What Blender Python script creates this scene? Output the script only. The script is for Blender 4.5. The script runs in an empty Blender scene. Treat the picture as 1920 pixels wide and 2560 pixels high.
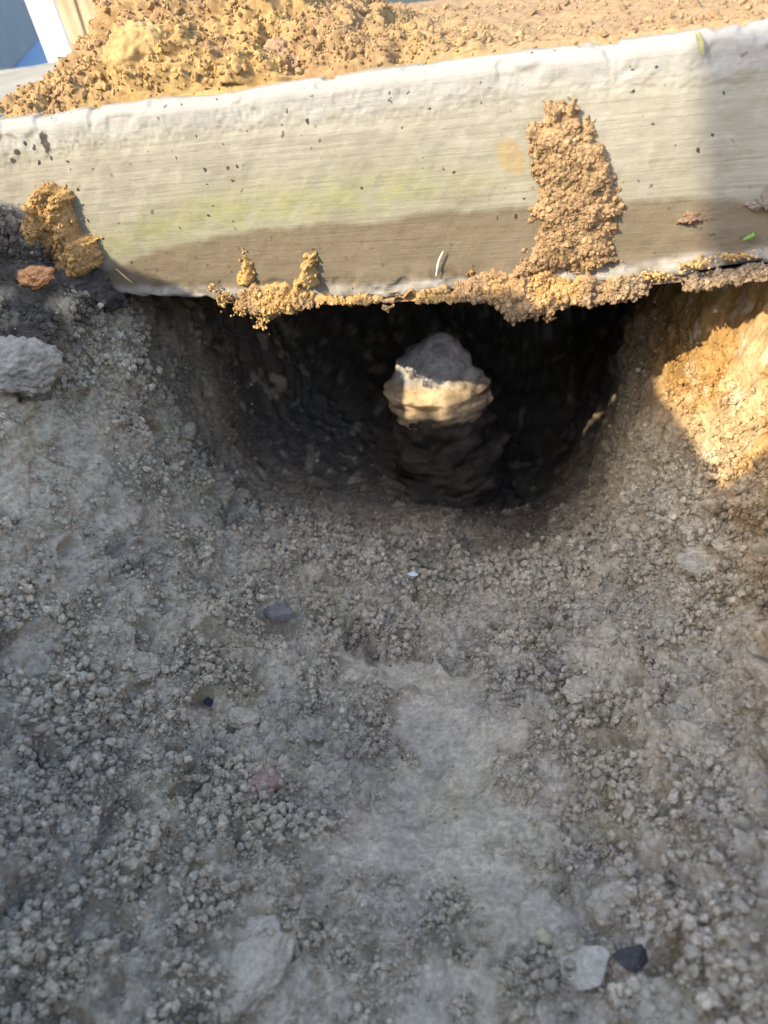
import bpy, math
import numpy as np
from mathutils import Matrix, Vector
f32 = np.float32
rng = np.random.default_rng(11)
scene = bpy.context.scene

# ------------------------------------------------------------------ camera
# world: slab edge runs along X, its front face is y = 0, its top is z = 0, metres
RX = np.array([.956, -.043, .291]); RZ = np.array([-.138, .81, .57])
RX /= np.linalg.norm(RX); RZ -= RX * RZ.dot(RX); RZ /= np.linalg.norm(RZ)
RY = np.cross(RZ, RX)
RM = np.array([RX, RY, RZ])                       # camera -> world
CAM = np.array([0.0, -.69, .068])
FPX = 1934.0
def ray(px, py):
    return RM @ np.array([px - 960.0, 1280.0 - py, -FPX])
def at_y(px, py, y=0.0):
    d = ray(px, py); return CAM + d * ((y - CAM[1]) / d[1])
def at_z(px, py, z):
    d = ray(px, py); return CAM + d * ((z - CAM[2]) / d[2])
def proj(P):
    c = (P - CAM) @ RM
    return 960 + FPX * c[..., 0] / -c[..., 2], 1280 - FPX * c[..., 1] / -c[..., 2]

cam = bpy.data.cameras.new('camera'); camo = bpy.data.objects.new('camera', cam)
scene.collection.objects.link(camo); scene.camera = camo
M = Matrix([list(RM[0]) + [CAM[0]], list(RM[1]) + [CAM[1]], list(RM[2]) + [CAM[2]], [0, 0, 0, 1]])
camo.matrix_world = M
cam.sensor_fit = 'VERTICAL'; cam.sensor_height = 36; cam.lens = 36 * FPX / 2560
cam.clip_start = .01; cam.clip_end = 500
cam.dof.use_dof = True; cam.dof.focus_distance = .74; cam.dof.aperture_fstop = 5.2

# ------------------------------------------------------------------ light
LD = np.array([.64, 1.0, -.87])                   # travel direction of the sunlight
Ln = LD / np.linalg.norm(LD)
world = bpy.data.worlds.new('World'); scene.world = world; world.use_nodes = True
wn = world.node_tree.nodes; wl = world.node_tree.links
bg = wn['Background']; sky = wn.new('ShaderNodeTexSky'); sky.sky_type = 'NISHITA'; sky.sun_disc = False
sky.sun_elevation = math.asin(-Ln[2]); sky.sun_rotation = math.atan2(-Ln[0], -Ln[1])
sky.dust_density = 2.0; sky.air_density = 1.0
wl.new(sky.outputs[0], bg.inputs[0]); bg.inputs[1].default_value = .15
sun = bpy.data.lights.new('sun', 'SUN'); sun.energy = 2.0; sun.angle = math.radians(.5); sun.color = (1.0, .86, .62)
suno = bpy.data.objects.new('sun', sun); scene.collection.objects.link(suno)
suno.rotation_euler = Vector(tuple(-Ln)).to_track_quat('Z', 'Y').to_euler(); suno.location = (-2, -3, 3)
scene.view_settings.view_transform = 'Standard'; scene.view_settings.look = 'None'
scene.view_settings.exposure = 2.05; scene.view_settings.gamma = 1
scene.view_settings.use_curve_mapping = False
scene.cycles.max_bounces = 6; scene.cycles.diffuse_bounces = 3
scene.cycles.use_denoising = True

# ------------------------------------------------------------------ noise
def _h(ix, iy, iz, s):
    n = (ix.astype(np.uint32) * np.uint32(374761393) + iy.astype(np.uint32) * np.uint32(668265263)
         + iz.astype(np.uint32) * np.uint32(2147483647) + np.uint32((s * 974634777 + 1013904223) & 0xffffffff))
    n = (n ^ (n >> np.uint32(13))) * np.uint32(1274126177)
    n = (n ^ (n >> np.uint32(16))) * np.uint32(2246822519)
    return n ^ (n >> np.uint32(15))
def _u(n): return (n & np.uint32(0xffffff)).astype(f32) * f32(1 / 16777216.)
def vn(P, sc, s=0):
    q = (P * f32(sc)).astype(f32); fl = np.floor(q); t = q - fl; i = fl.astype(np.int64)
    t = t * t * (3 - 2 * t); o = 0
    for a in (0, 1):
        wa = t[:, 0] if a else 1 - t[:, 0]
        for b in (0, 1):
            wb = wa * (t[:, 1] if b else 1 - t[:, 1])
            for c in (0, 1):
                wc = wb * (t[:, 2] if c else 1 - t[:, 2])
                o = o + wc * _u(_h(i[:, 0] + a, i[:, 1] + b, i[:, 2] + c, s))
    return o * 2 - 1
def fbm(P, sc, oc=4, s=0, g=.5):
    o = 0; a = 1.
    for k in range(oc):
        o = o + a * vn(P, sc * 2.03 ** k, s + k * 7); a *= g
    return o
def cell(P, sc, s=0, two=False):
    """distance to the nearest (and second) feature point and the id of the nearest"""
    q = (P * f32(sc)).astype(f32); fl = np.floor(q); i = fl.astype(np.int64); fr = q - fl
    f1 = np.full(len(P), 9., f32); f2 = f1.copy(); idd = np.zeros(len(P), f32)
    for a in (-1, 0, 1):
        for b in (-1, 0, 1):
            for c in (-1, 0, 1):
                h = _h(i[:, 0] + a, i[:, 1] + b, i[:, 2] + c, s)
                dx = a + (h & np.uint32(1023)).astype(f32) / 1023 - fr[:, 0]
                dy = b + ((h >> np.uint32(10)) & np.uint32(1023)).astype(f32) / 1023 - fr[:, 1]
                dz = c + ((h >> np.uint32(20)) & np.uint32(1023)).astype(f32) / 1023 - fr[:, 2]
                d = dx * dx + dy * dy + dz * dz
                m = d < f1
                if two: f2 = np.where(m, f1, np.minimum(f2, d))
                f1 = np.where(m, d, f1); idd = np.where(m, _u(h * np.uint32(2654435761)), idd)
    f1 = np.sqrt(f1)
    return (f1, np.sqrt(f2), idd) if two else (f1, idd)
def sst(a, b, x):
    t = np.clip((x - a) / (b - a), 0, 1); return t * t * (3 - 2 * t)
def lumps(P, sc, s):                               # rounded crumbs: 0 in the joints, 1 on top, uneven heights
    f1, idd = cell(P, sc, s)
    return np.clip(1 - (f1 / .85) ** 2, 0, 1) * (.35 + .65 * idd)

# ------------------------------------------------------------------ mesh helpers
def mesh_np(name, V, F, mat=None, smooth=True, col=None, parent=None, attrs=None, link=True):
    me = bpy.data.meshes.new(name); V = np.asarray(V, f32); F = np.asarray(F, np.int32); k = F.shape[1]
    me.vertices.add(len(V)); me.vertices.foreach_set('co', V.ravel())
    me.loops.add(F.size); me.loops.foreach_set('vertex_index', F.ravel())
    me.polygons.add(len(F)); me.polygons.foreach_set('loop_start', np.arange(len(F), dtype=np.int32) * k)
    me.update(calc_edges=True)
    me.polygons.foreach_set('use_smooth', np.full(len(F), smooth, bool))
    if col is not None:
        a = me.color_attributes.new('soil', 'FLOAT_COLOR', 'POINT')
        c4 = np.ones((len(V), 4), f32); c4[:, :3] = col; a.data.foreach_set('color', c4.ravel())
    for n, v in (attrs or {}).items():
        a = me.attributes.new(n, 'FLOAT', 'POINT'); a.data.foreach_set('value', np.asarray(v, f32))
    if mat: me.materials.append(mat)
    o = bpy.data.objects.new(name, me)
    if link: scene.collection.objects.link(o)
    if parent: o.parent = parent
    return o
def gridf(n, m, wrap=False):                       # n rows, m columns
    i = np.arange(n - 1)[:, None]; j = np.arange(m if wrap else m - 1)[None]
    a = i * m + j; b = i * m + (j + 1) % m
    return np.stack([a, b, b + m, a + m], -1).reshape(-1, 4)
def gnormals(V):                                   # V (n, m, 3)
    dx = np.gradient(V, axis=1); dy = np.gradient(V, axis=0); N = np.cross(dx, dy)
    return N / (np.linalg.norm(N, axis=-1, keepdims=True) + 1e-12)
def tag(o, label=None, cat=None, group=None, kind=None):
    if label: o['label'] = label
    if cat: o['category'] = cat
    if group: o['group'] = group
    if kind: o['kind'] = kind
    return o
def empty(name, loc):
    o = bpy.data.objects.new(name, None); o.location = loc; o.empty_display_size = .05
    scene.collection.objects.link(o); return o
def ico(sub):
    t = (1 + 5 ** .5) / 2
    V = [(-1, t, 0), (1, t, 0), (-1, -t, 0), (1, -t, 0), (0, -1, t), (0, 1, t), (0, -1, -t), (0, 1, -t), (t, 0, -1), (t, 0, 1), (-t, 0, -1), (-t, 0, 1)]
    V = [np.array(v) / math.sqrt(1 + t * t) for v in V]
    F = [(0, 11, 5), (0, 5, 1), (0, 1, 7), (0, 7, 10), (0, 10, 11), (1, 5, 9), (5, 11, 4), (11, 10, 2), (10, 7, 6), (7, 1, 8),
         (3, 9, 4), (3, 4, 2), (3, 2, 6), (3, 6, 8), (3, 8, 9), (4, 9, 5), (2, 4, 11), (6, 2, 10), (8, 6, 7), (9, 8, 1)]
    for _ in range(sub):
        mid = {}; G = []
        def m(a, b):
            k = (min(a, b), max(a, b))
            if k not in mid:
                v = V[a] + V[b]; V.append(v / np.linalg.norm(v)); mid[k] = len(V) - 1
            return mid[k]
        for a, b, c in F:
            x, y, z = m(a, b), m(b, c), m(c, a); G += [(a, x, z), (b, y, x), (c, z, y), (x, y, z)]
        F = G
    return np.array(V), np.array(F)
ICO = {k: ico(k) for k in (0, 1, 4, 5)}
ICO['o'] = (np.array([(1, 0, 0), (-1, 0, 0), (0, 1, 0), (0, -1, 0), (0, 0, 1), (0, 0, -1)]) * 1.1, np.array([(0, 2, 4), (2, 1, 4), (1, 3, 4), (3, 0, 4), (2, 0, 5), (1, 2, 5), (3, 1, 5), (0, 3, 5)]))
def crumb_mesh(name, P, size, mat, col, parent=None, sub=0, flat=.8):
    """many small angular crumbs joined in one mesh"""
    B, F = ICO[sub]; n = len(P); k = len(B)
    V = B[None] * (1 + rng.uniform(-.32, .32, (n, k, 1))) * size[:, None, None]
    V = V * rng.uniform([.7, .7, .6], [1.25, 1.25, 1.0], (n, 3))[:, None]
    q = rng.normal(size=(n, 4)); q /= np.linalg.norm(q, axis=1, keepdims=True); w, x, y, z = q.T
    Rr = np.stack([1 - 2 * (y * y + z * z), 2 * (x * y - z * w), 2 * (x * z + y * w), 2 * (x * y + z * w), 1 - 2 * (x * x + z * z),
                   2 * (y * z - x * w), 2 * (x * z - y * w), 2 * (y * z + x * w), 1 - 2 * (x * x + y * y)], -1).reshape(n, 3, 3)
    V = np.einsum('nij,nkj->nki', Rr, V) + P[:, None]
    FF = (F[None] + (np.arange(n) * k)[:, None, None]).reshape(-1, 3)
    return mesh_np(name, V.reshape(-1, 3), FF, mat, False, np.repeat(col, k, 0), parent)

# ------------------------------------------------------------------ materials
def newmat(name, rough=.95, spec=.15):
    m = bpy.data.materials.new(name); m.use_nodes = True
    b = m.node_tree.nodes['Principled BSDF']; b.inputs['Roughness'].default_value = rough
    b.inputs['Specular IOR Level'].default_value = spec
    return m, m.node_tree.nodes, m.node_tree.links, b
def soil_mat(name, grain=1100., bump=.5, var=.35):
    m, n, l, b = newmat(name)
    at = n.new('ShaderNodeAttribute'); at.attribute_name = 'soil'
    tc = n.new('ShaderNodeTexCoord')
    n1 = n.new('ShaderNodeTexNoise'); n1.inputs['Scale'].default_value = grain; n1.inputs['Detail'].default_value = 3
    n2 = n.new('ShaderNodeTexNoise'); n2.inputs['Scale'].default_value = grain * .22; n2.inputs['Detail'].default_value = 4
    for q in (n1, n2): l.new(tc.outputs['Object'], q.inputs['Vector'])
    ad = n.new('ShaderNodeMath'); ad.operation = 'ADD'; l.new(n1.outputs[0], ad.inputs[0]); l.new(n2.outputs[0], ad.inputs[1])
    mr = n.new('ShaderNodeMapRange'); mr.inputs[1].default_value = .65; mr.inputs[2].default_value = 1.35
    mr.inputs[3].default_value = 1 - var; mr.inputs[4].default_value = 1 + var; l.new(ad.outputs[0], mr.inputs[0])
    mx = n.new('ShaderNodeVectorMath'); mx.operation = 'SCALE'; l.new(at.outputs['Color'], mx.inputs[0]); l.new(mr.outputs[0], mx.inputs['Scale'])
    l.new(mx.outputs[0], b.inputs['Base Color'])
    bp = n.new('ShaderNodeBump'); bp.inputs['Strength'].default_value = bump; bp.inputs['Distance'].default_value = .0009
    l.new(ad.outputs[0], bp.inputs['Height']); l.new(bp.outputs[0], b.inputs['Normal'])
    return m
SOIL = soil_mat('soil')
TAN = np.array([.36, .215, .08]); GREY = np.array([.47, .40, .29]); DARK = np.array([.055, .045, .04]); PALE = np.array([.52, .445, .325])
def mixc(a, b, t): return a * (1 - t[:, None]) + b * t[:, None]

# ================================================================== THE PIT
XK = np.array([-1.3, -.75, -.64, -.58, -.535, -.505, -.46, -.32, -.2, -.1, -.02, .04, .08, .12, .18, .3, .7])
ROWS = [
 (-.95, [.0, -.05, -.12, -.20, -.29, -.32, -.36, -.40, -.41, -.41, -.40, -.39, -.37, -.34, -.28, -.10, -.05]),
 (-.70, [.0, -.05, -.12, -.20, -.29, -.325, -.375, -.43, -.44, -.44, -.43, -.42, -.40, -.38, -.32, -.12, -.05]),
 (-.45, [-.02, -.05, -.12, -.20, -.265, -.30, -.35, -.45, -.475, -.475, -.468, -.44, -.415, -.38, -.31, -.15, -.06]),
 (-.25, [-.04, -.05, -.085, -.13, -.21, -.275, -.36, -.475, -.498, -.498, -.485, -.455, -.42, -.375, -.28, -.13, -.06]),
 (-.12, [-.05, -.06, -.08, -.110, -.18, -.27, -.39, -.485, -.502, -.502, -.485, -.455, -.415, -.355, -.23, -.10, -.06]),
 (-.03, [-.05, -.05, -.06, -.095, -.18, -.345, -.455, -.495, -.505, -.505, -.49, -.44, -.37, -.29, -.17, -.08, -.06]),
 (.04,  [-.05, -.06, -.08, -.120, -.215, -.425, -.482, -.505, -.52, -.53, -.51, -.41, -.32, -.235, -.13, -.10, -.10]),
 (.15,  [-.10, -.10, -.12, -.150, -.24, -.43, -.495, -.53, -.56, -.565, -.50, -.31, -.22, -.14, -.10, -.10, -.10]),
 (.30,  [-.10, -.10, -.12, -.15, -.24, -.40, -.48, -.56, -.62, -.62, -.50, -.24, -.14, -.10, -.10, -.10, -.10]),
 (.55,  [-.10, -.10, -.12, -.15, -.20, -.32, -.42, -.57, -.66, -.65, -.48, -.20, -.12, -.10, -.10, -.10, -.10]),
 (.82,  [-.10, -.10, -.12, -.13, -.15, -.20, -.30, -.50, -.60, -.58, -.40, -.15, -.11, -.10, -.10, -.10, -.10]),
 (.93,  [-.10] * 17)]
cx = np.linspace(-1.3, .7, 401); cy = np.linspace(-.95, .93, 377)
T = np.array([np.interp(cx, XK, r[1]) for r in ROWS]); yk = np.array([r[0] for r in ROWS])
Z0 = np.array([np.interp(cy, yk, T[:, i]) for i in range(len(cx))]).T
def blur(A, s):
    r = int(3 * s); k = np.exp(-np.arange(-r, r + 1) ** 2 / (2 * s * s)); k /= k.sum()
    P_ = np.pad(A, r, mode='edge')
    P_ = sum(k[i] * P_[i:i + A.shape[0], :] for i in range(2 * r + 1))
    return sum(k[i] * P_[:, i:i + A.shape[1]] for i in range(2 * r + 1))
Z0 = blur(Z0, 2.1)
def terr(x, y):
    u = np.clip((x - cx[0]) / (cx[1] - cx[0]), 0, len(cx) - 1.001); v = np.clip((y - cy[0]) / (cy[1] - cy[0]), 0, len(cy) - 1.001)
    i = u.astype(int); j = v.astype(int); a = u - i; b = v - j
    return (Z0[j, i] * (1 - a) + Z0[j, i + 1] * a) * (1 - b) + (Z0[j + 1, i] * (1 - a) + Z0[j + 1, i + 1] * a) * b
NXs, NYs = 900, 700
# rows: denser where the camera sees them larger
yy = np.linspace(-.95, .93, 3000)
wy = np.where(yy < -.62, .15, np.where(yy > .34, .3, 1.)) / (.28 + np.abs(yy + .69)) * np.where((yy > -.62) & (yy < .34), 1.0, 1)
wy = wy * (1 + 1.2 * ((yy > -.14) & (yy < .12)))
cyl = np.cumsum(wy); cyl = (cyl - cyl[0]) / (cyl[-1] - cyl[0]); ys = np.interp(np.linspace(0, 1, NYs), cyl, yy)
xx = np.linspace(-1.3, .7, 1600)
X = np.zeros((NYs, NXs)); Y = np.repeat(ys[:, None], NXs, 1)
for r, y in enumerate(ys):
    z = terr(xx, np.full_like(xx, y)); sl = np.gradient(z, xx)
    vis = sst(-.86, -.70, xx) * (1 - sst(.15, .26, xx)) * .95 + .05
    w = np.sqrt(1 + np.minimum(np.abs(sl), 4) ** 2) * vis
    c = np.cumsum(w); c = (c - c[0]) / (c[-1] - c[0]); X[r] = np.interp(np.linspace(0, 1, NXs), c, xx)
B = np.stack([X, Y, terr(X, Y)], -1)
N = gnormals(B); Pf = B.reshape(-1, 3).astype(f32); Nf = N.reshape(-1, 3)
PX, PY = proj(Pf.astype(float))
# where the soil is trowelled smooth, where it is loose (real differences of the ground)
xf, yf, zf = Pf.T
big = fbm(Pf, 9, 3, 3)
pathc = np.interp(yf, [-.6, -.46, -.31, -.175, -.1], [-.13, -.125, -.112, -.185, -.20])
pathw = np.interp(yf, [-.6, -.46, -.31, -.22, -.185, -.165], [.10, .095, .075, .062, .055, .001])
smooth = (1 - sst(.6, 1.3, np.abs(xf - pathc) / (pathw + 1e-4) + .75 * fbm(Pf, 24, 4, 9))) * (zf < -.38) * (1 - .6 * sst(.25, .6, fbm(Pf, 19, 3, 10)))
step_ = smooth * 1.0
smooth = np.maximum(smooth, .97 * sst(.05, .35, xf + .9 * zf + .42 + .1 * big) * sst(-.12, 0, yf))          # right wall, sheared
smooth = np.maximum(smooth, .6 * (1 - sst(-.46, -.40, xf)) * sst(.0, .3, fbm(Pf, 14, 2, 40)))
smooth = np.maximum(smooth, .55 * sst(.02, .08, yf))
loose = 1 - smooth
Pw = Pf + .004 * np.stack([fbm(Pf, 60, 2, 61), fbm(Pf, 60, 2, 62), fbm(Pf, 60, 2, 63)], -1).astype(f32)
Pw2 = Pf + .0015 * np.stack([vn(Pf, 260, 64), vn(Pf, 260, 65), vn(Pf, 260, 66)], -1).astype(f32)
L1 = lumps(Pw, 44, 21); L2 = lumps(Pw, 112, 22); L3 = lumps(Pw2, 235, 23); L4 = lumps(Pw2, 430, 24)
d = .008 * fbm(Pf, 13, 3, 1) + .0030 * fbm(Pf, 55, 3, 2)
clods = L1 * sst(-.1, .5, fbm(Pf, 16, 2, 33) + .2)
d = d - .006 * blur(step_.reshape(NYs, NXs), 3.).ravel()
d = d + loose * (.0165 * clods + .012 * lumps(Pw, 24, 26) * sst(-.1, .5, fbm(Pf, 10, 2, 34)) + .0062 * (L2 - .35))
d = d + (.15 + .85 * loose) * (1 - .5 * sst(-.02, .06, xf) * sst(-.44, -.38, zf)) * (.0024 * (L3 - .35) + .0012 * L4)
wallm = sst(-.02, .06, xf) * sst(-.46, -.40, zf)
f1, f2, _ = cell(Pf + .016 * np.stack([fbm(Pf, 24, 3, 53), fbm(Pf, 24, 3, 54), fbm(Pf, 24, 3, 55)], -1).astype(f32), 17, 51, True)
crack = (1 - sst(.0, .06, f2 - f1)) * sst(.0, .35, fbm(Pf, 13, 2, 52) - .02) * np.clip(wallm + .25, 0, 1)
d = d - .007 * crack
g1, g2, _ = cell(Pw2 + .6 * (Pw - Pf), 82, 56, True)
crev = (1 - sst(.02, .20, g2 - g1)) * sst(-.15, .35, fbm(Pf, 26, 2, 57)) * loose
d = d - .0040 * crev
h1, h2, _ = cell(Pw2, 165, 58, True)
d = d - .0012 * (1 - sst(.03, .25, h2 - h1)) * loose * sst(-.3, .2, fbm(Pf, 40, 2, 59))
pits = sst(.34, .70, fbm(Pf, 34, 2, 71)) * loose; d = d - .017 * pits
Vs = Pf + Nf * d[:, None]
# colour of the soil, with the shade of the hole painted in
hue = fbm(Pf, 7, 3, 80)
tanw = np.clip(sst(-.12, .06, xf) * sst(-.42, -.30, zf) + sst(.02, .12, yf) * .25 + .12 * hue, 0, 1)
col = mixc(GREY[None] * np.ones((len(Pf), 1)), TAN, tanw)
col = mixc(col, DARK, .45 * sst(.45, .9, fbm(Pf, 40, 3, 82)) * loose)
col = mixc(col, PALE, .65 * smooth * (tanw < .4))
col = mixc(col, np.array([.36, .32, .255]), .5 * sst(.0, .6, fbm(Pf, 10, 3, 86)) * (tanw < .3))
col = mixc(col, np.array([.45, .38, .25]), .4 * sst(.1, .6, fbm(Pf, 15, 3, 87)))
hole_shade = sst(-.03, .20, yf + .03 * big) * (1 - sst(-.10, .04, xf - .15 * (yf - .05)) * .9)
hole_shade = np.maximum(hole_shade, .55 * sst(.0, .045, yf + .01 * big) * (1 - sst(-.47, -.42, xf)))
col = mixc(col, np.array([.085, .073, .060]), .95 * hole_shade)  # shade inside the hole and on its left wall, painted as darker soil
top = sst(-.255, -.185, zf + .035 * big) * (1 - sst(-.53, -.475, xf + .02 * big)) * sst(-1.2, -.5, fbm(Pf, 18, 3, 81)) * sst(-.24, -.11, yf)
col = mixc(col, DARK * .9, np.clip(top * .9, 0, 1))
col = mixc(col, PALE, .45 * sst(.35, .8, fbm(Pf, 60, 2, 83)))
col *= (1 + .16 * fbm(Pf, 120, 2, 84) + .25 * (cell(Pw2, 235, 23)[1] - .5))[:, None]
col = col * (1 - .35 * crack[:, None])
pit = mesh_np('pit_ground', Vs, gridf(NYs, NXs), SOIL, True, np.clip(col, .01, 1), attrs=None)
tag(pit, kind='structure')

# loose crumbs lying on the pit's surface
inframe = (PX > -110) & (PX < 2030) & (PY > 420) & (PY < 2690) & (yf < .24)
dist = np.linalg.norm(Pf - CAM, axis=1)
def soil_instances(name, P, N_, size, colr, mat, label, cat, nvar=8, parent=None):
    coll = bpy.data.collections.new('crumb_shapes'); B_, F_ = ICO[1]
    for k in range(nvar):
        q = (B_ * 1.0 + k * 5.3).astype(f32); r_ = 1 + .30 * vn(q, 1.6, k) + rng.uniform(-.17, .17, len(B_))
        V = B_ * r_[:, None] * rng.uniform([.75, .75, .6], [1.2, 1.2, 1.0])
        coll.objects.link(mesh_np('crumb_shape', V, F_, mat, False, link=False))
    me = bpy.data.meshes.new(name); me.vertices.add(len(P)); me.vertices.foreach_set('co', np.asarray(P, f32).ravel())
    a = me.attributes.new('soil', 'FLOAT_COLOR', 'POINT'); c4 = np.ones((len(P), 4), f32); c4[:, :3] = colr; a.data.foreach_set('color', c4.ravel())
    a = me.attributes.new('crumb_size', 'FLOAT', 'POINT'); a.data.foreach_set('value', np.asarray(size, f32))
    a = me.attributes.new('crumb_turn', 'FLOAT_VECTOR', 'POINT'); a.data.foreach_set('vector', rng.uniform(0, 6.283, (len(P), 3)).astype(f32).ravel())
    o = bpy.data.objects.new(name, me); scene.collection.objects.link(o)
    ng = bpy.data.node_groups.new('crumbs', 'GeometryNodeTree')
    ng.interface.new_socket('Geometry', in_out='INPUT', socket_type='NodeSocketGeometry'); ng.interface.new_socket('Geometry', in_out='OUTPUT', socket_type='NodeSocketGeometry')
    gi = ng.nodes.new('NodeGroupInput'); go = ng.nodes.new('NodeGroupOutput'); ip = ng.nodes.new('GeometryNodeInstanceOnPoints')
    ci = ng.nodes.new('GeometryNodeCollectionInfo'); ci.inputs['Collection'].default_value = coll; ci.inputs['Separate Children'].default_value = True
    ip.inputs['Pick Instance'].default_value = True
    s1 = ng.nodes.new('GeometryNodeInputNamedAttribute'); s1.data_type = 'FLOAT'; s1.inputs[0].default_value = 'crumb_size'
    s2 = ng.nodes.new('GeometryNodeInputNamedAttribute'); s2.data_type = 'FLOAT_VECTOR'; s2.inputs[0].default_value = 'crumb_turn'
    e2 = ng.nodes.new('FunctionNodeEulerToRotation')
    L = ng.links.new; L(gi.outputs[0], ip.inputs['Points']); L(ci.outputs[0], ip.inputs['Instance']); L(s1.outputs[0], ip.inputs['Scale'])
    L(s2.outputs[0], e2.inputs[0]); L(e2.outputs[0], ip.inputs['Rotation']); L(ip.outputs[0], go.inputs[0])
    md = o.modifiers.new('crumbs', 'NODES'); md.node_group = ng
    if parent: o.parent = parent
    tag(o, label, cat, kind='stuff'); return o
SOILI = SOIL.copy(); SOILI.name = 'soil_crumb'
for nd_ in SOILI.node_tree.nodes:
    if nd_.type == 'ATTRIBUTE': nd_.attribute_type = 'INSTANCER'
    if nd_.type == 'TEX_NOISE': nd_.inputs['Scale'].default_value = 2.2 if nd_.inputs['Scale'].default_value > 500 else .8
clump = sst(-.35, .35, fbm(Pf, 30, 3, 90)) * (.35 + .65 * sst(.1, .6, L2))
pr = inframe * (loose ** 1.3 * (.10 + 1.5 * clump) + .02) * dist * (1 - .8 * wallm * sst(-.35, -.25, zf + .25 * (xf - .1)))
pr = pr / pr.sum(); NC = 300000; idx = rng.choice(len(Pf), NC, p=pr)
sz = .0006 + .00050 * rng.pareto(2.2, NC); sz = np.clip(sz, .0006, .0038)
sz = sz * (1 - .45 * smooth[idx])
up_ = rng.uniform(-.1, .8, NC) + loose[idx] * clump[idx] * rng.uniform(0, 3.0, NC)
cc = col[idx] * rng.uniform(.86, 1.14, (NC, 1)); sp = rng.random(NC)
cc[sp < .004] = DARK * 2.2; cc[sp > .985] = PALE * 1.1
jit = rng.normal(size=(NC, 3)) * .0010
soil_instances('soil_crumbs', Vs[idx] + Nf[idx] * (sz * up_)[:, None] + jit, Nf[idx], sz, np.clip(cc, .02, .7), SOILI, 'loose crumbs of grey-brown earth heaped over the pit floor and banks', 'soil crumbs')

# ================================================================== THE CONCRETE SLAB
m, n, l, b = newmat('concrete', .85, .25)
tc = n.new('ShaderNodeTexCoord')
def mapn(sx, sy, sz, rot=0):
    mp = n.new('ShaderNodeMapping'); mp.inputs['Scale'].default_value = (sx, sy, sz); mp.inputs['Rotation'].default_value = (0, rot, 0)
    l.new(tc.outputs['Object'], mp.inputs[0]); return mp
def noise(mp, sc, det=4, ro=.55):
    q = n.new('ShaderNodeTexNoise'); q.inputs['Scale'].default_value = sc; q.inputs['Detail'].default_value = det
    q.inputs['Roughness'].default_value = ro; l.new(mp.outputs[0], q.inputs['Vector']); return q.outputs[0]
def rng_(v, a, b_, c=0., d_=1.):
    q = n.new('ShaderNodeMapRange'); q.inputs[1].default_value = a; q.inputs[2].default_value = b_; q.inputs[3].default_value = c; q.inputs[4].default_value = d_
    l.new(v, q.inputs[0]); return q.outputs[0]
def mth(op, a, c):
    q = n.new('ShaderNodeMath'); q.operation = op
    for k, v in ((0, a), (1, c)):
        if isinstance(v, (int, float)): q.inputs[k].default_value = v
        else: l.new(v, q.inputs[k])
    return q.outputs[0]
def mixn(fac, a, c):
    q = n.new('ShaderNodeMix'); q.data_type = 'RGBA'; l.new(fac, q.inputs[0])
    for k, v in ((6, a), (7, c)):
        if isinstance(v, tuple): q.inputs[k].default_value = v + (1,)
        else: l.new(v, q.inputs[k])
    return q.outputs[2]
def attr(name):
    q = n.new('ShaderNodeAttribute'); q.attribute_name = name; return q.outputs['Fac']
iso = mapn(1, 1, 1); strp = mapn(9, 9, 330, .012)
g_str = noise(strp, 1.0, 4, .65); g_fine = noise(iso, 900, 3); g_mid = noise(iso, 60, 5); g_big = noise(iso, 9, 3)
mud = attr('mud'); alg = attr('algae'); wht = attr('white'); edge = attr('edge'); spot = attr('spot'); chip = attr('chip')
base = mixn(rng_(g_big, .35, .65), (.215, .205, .165), (.265, .255, .21))
base = mixn(mth('MULTIPLY', rng_(g_str, .52, .30), .55), base, (.15, .13, .09))
base = mixn(mth('MULTIPLY', rng_(g_mid, .5, .75), .5), base, (.32, .31, .27))
base = mixn(mth('MULTIPLY', alg, rng_(g_mid, .25, .7)), base, (.22, .23, .09))
base = mixn(mth('MULTIPLY', rng_(mth('ADD', wht, mth('MULTIPLY', g_mid, .9)), .75, 1.3), .7), base, (.29, .29, .285))
mudf = rng_(mth('ADD', mud, mth('MULTIPLY', g_mid, .75)), .70, 1.25)
mudc = mixn(rng_(g_fine, .3, .7), (.075, .057, .036), (.16, .122, .076))
base = mixn(mth('MULTIPLY', mudf, .86), base, mudc)
base = mixn(mth('MULTIPLY', edge, rng_(g_mid, .2, .6)), base, (.36, .35, .33))
base = mixn(spot, base, (.28, .185, .06))
base = mixn(mth('MULTIPLY', rng_(g_fine, .6, .35), .25), base, (.2, .17, .12))
vo = n.new('ShaderNodeTexVoronoi'); vo.inputs['Scale'].default_value = 120
dist_ = n.new('ShaderNodeTexNoise'); dist_.inputs['Scale'].default_value = 260; l.new(iso.outputs[0], dist_.inputs['Vector'])
dv = n.new('ShaderNodeVectorMath'); dv.operation = 'SCALE'; dv.inputs['Scale'].default_value = .0075; l.new(dist_.outputs['Color'], dv.inputs[0])
av = n.new('ShaderNodeVectorMath'); av.operation = 'ADD'; l.new(iso.outputs[0], av.inputs[0]); l.new(dv.outputs[0], av.inputs[1]); l.new(av.outputs[0], vo.inputs['Vector'])
sel = n.new('ShaderNodeSeparateColor'); l.new(vo.outputs['Color'], sel.inputs[0])
rad = rng_(sel.outputs[0], .40, 1.0, -.08, .24)
hole = rng_(mth('SUBTRACT', rad, vo.outputs['Distance']), .0, .035)
hole = mth('MULTIPLY', hole, rng_(noise(mapn(1, 1, 1), 7, 2), .40, .55, .0, 1.))
base = mixn(hole, base, (.035, .03, .025))
base = mixn(rng_(mth('ADD', chip, mth('MULTIPLY', noise(iso, 240, 2), .8)), .75, .95), base, (.05, .045, .04))
l.new(base, b.inputs['Base Color'])
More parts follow.
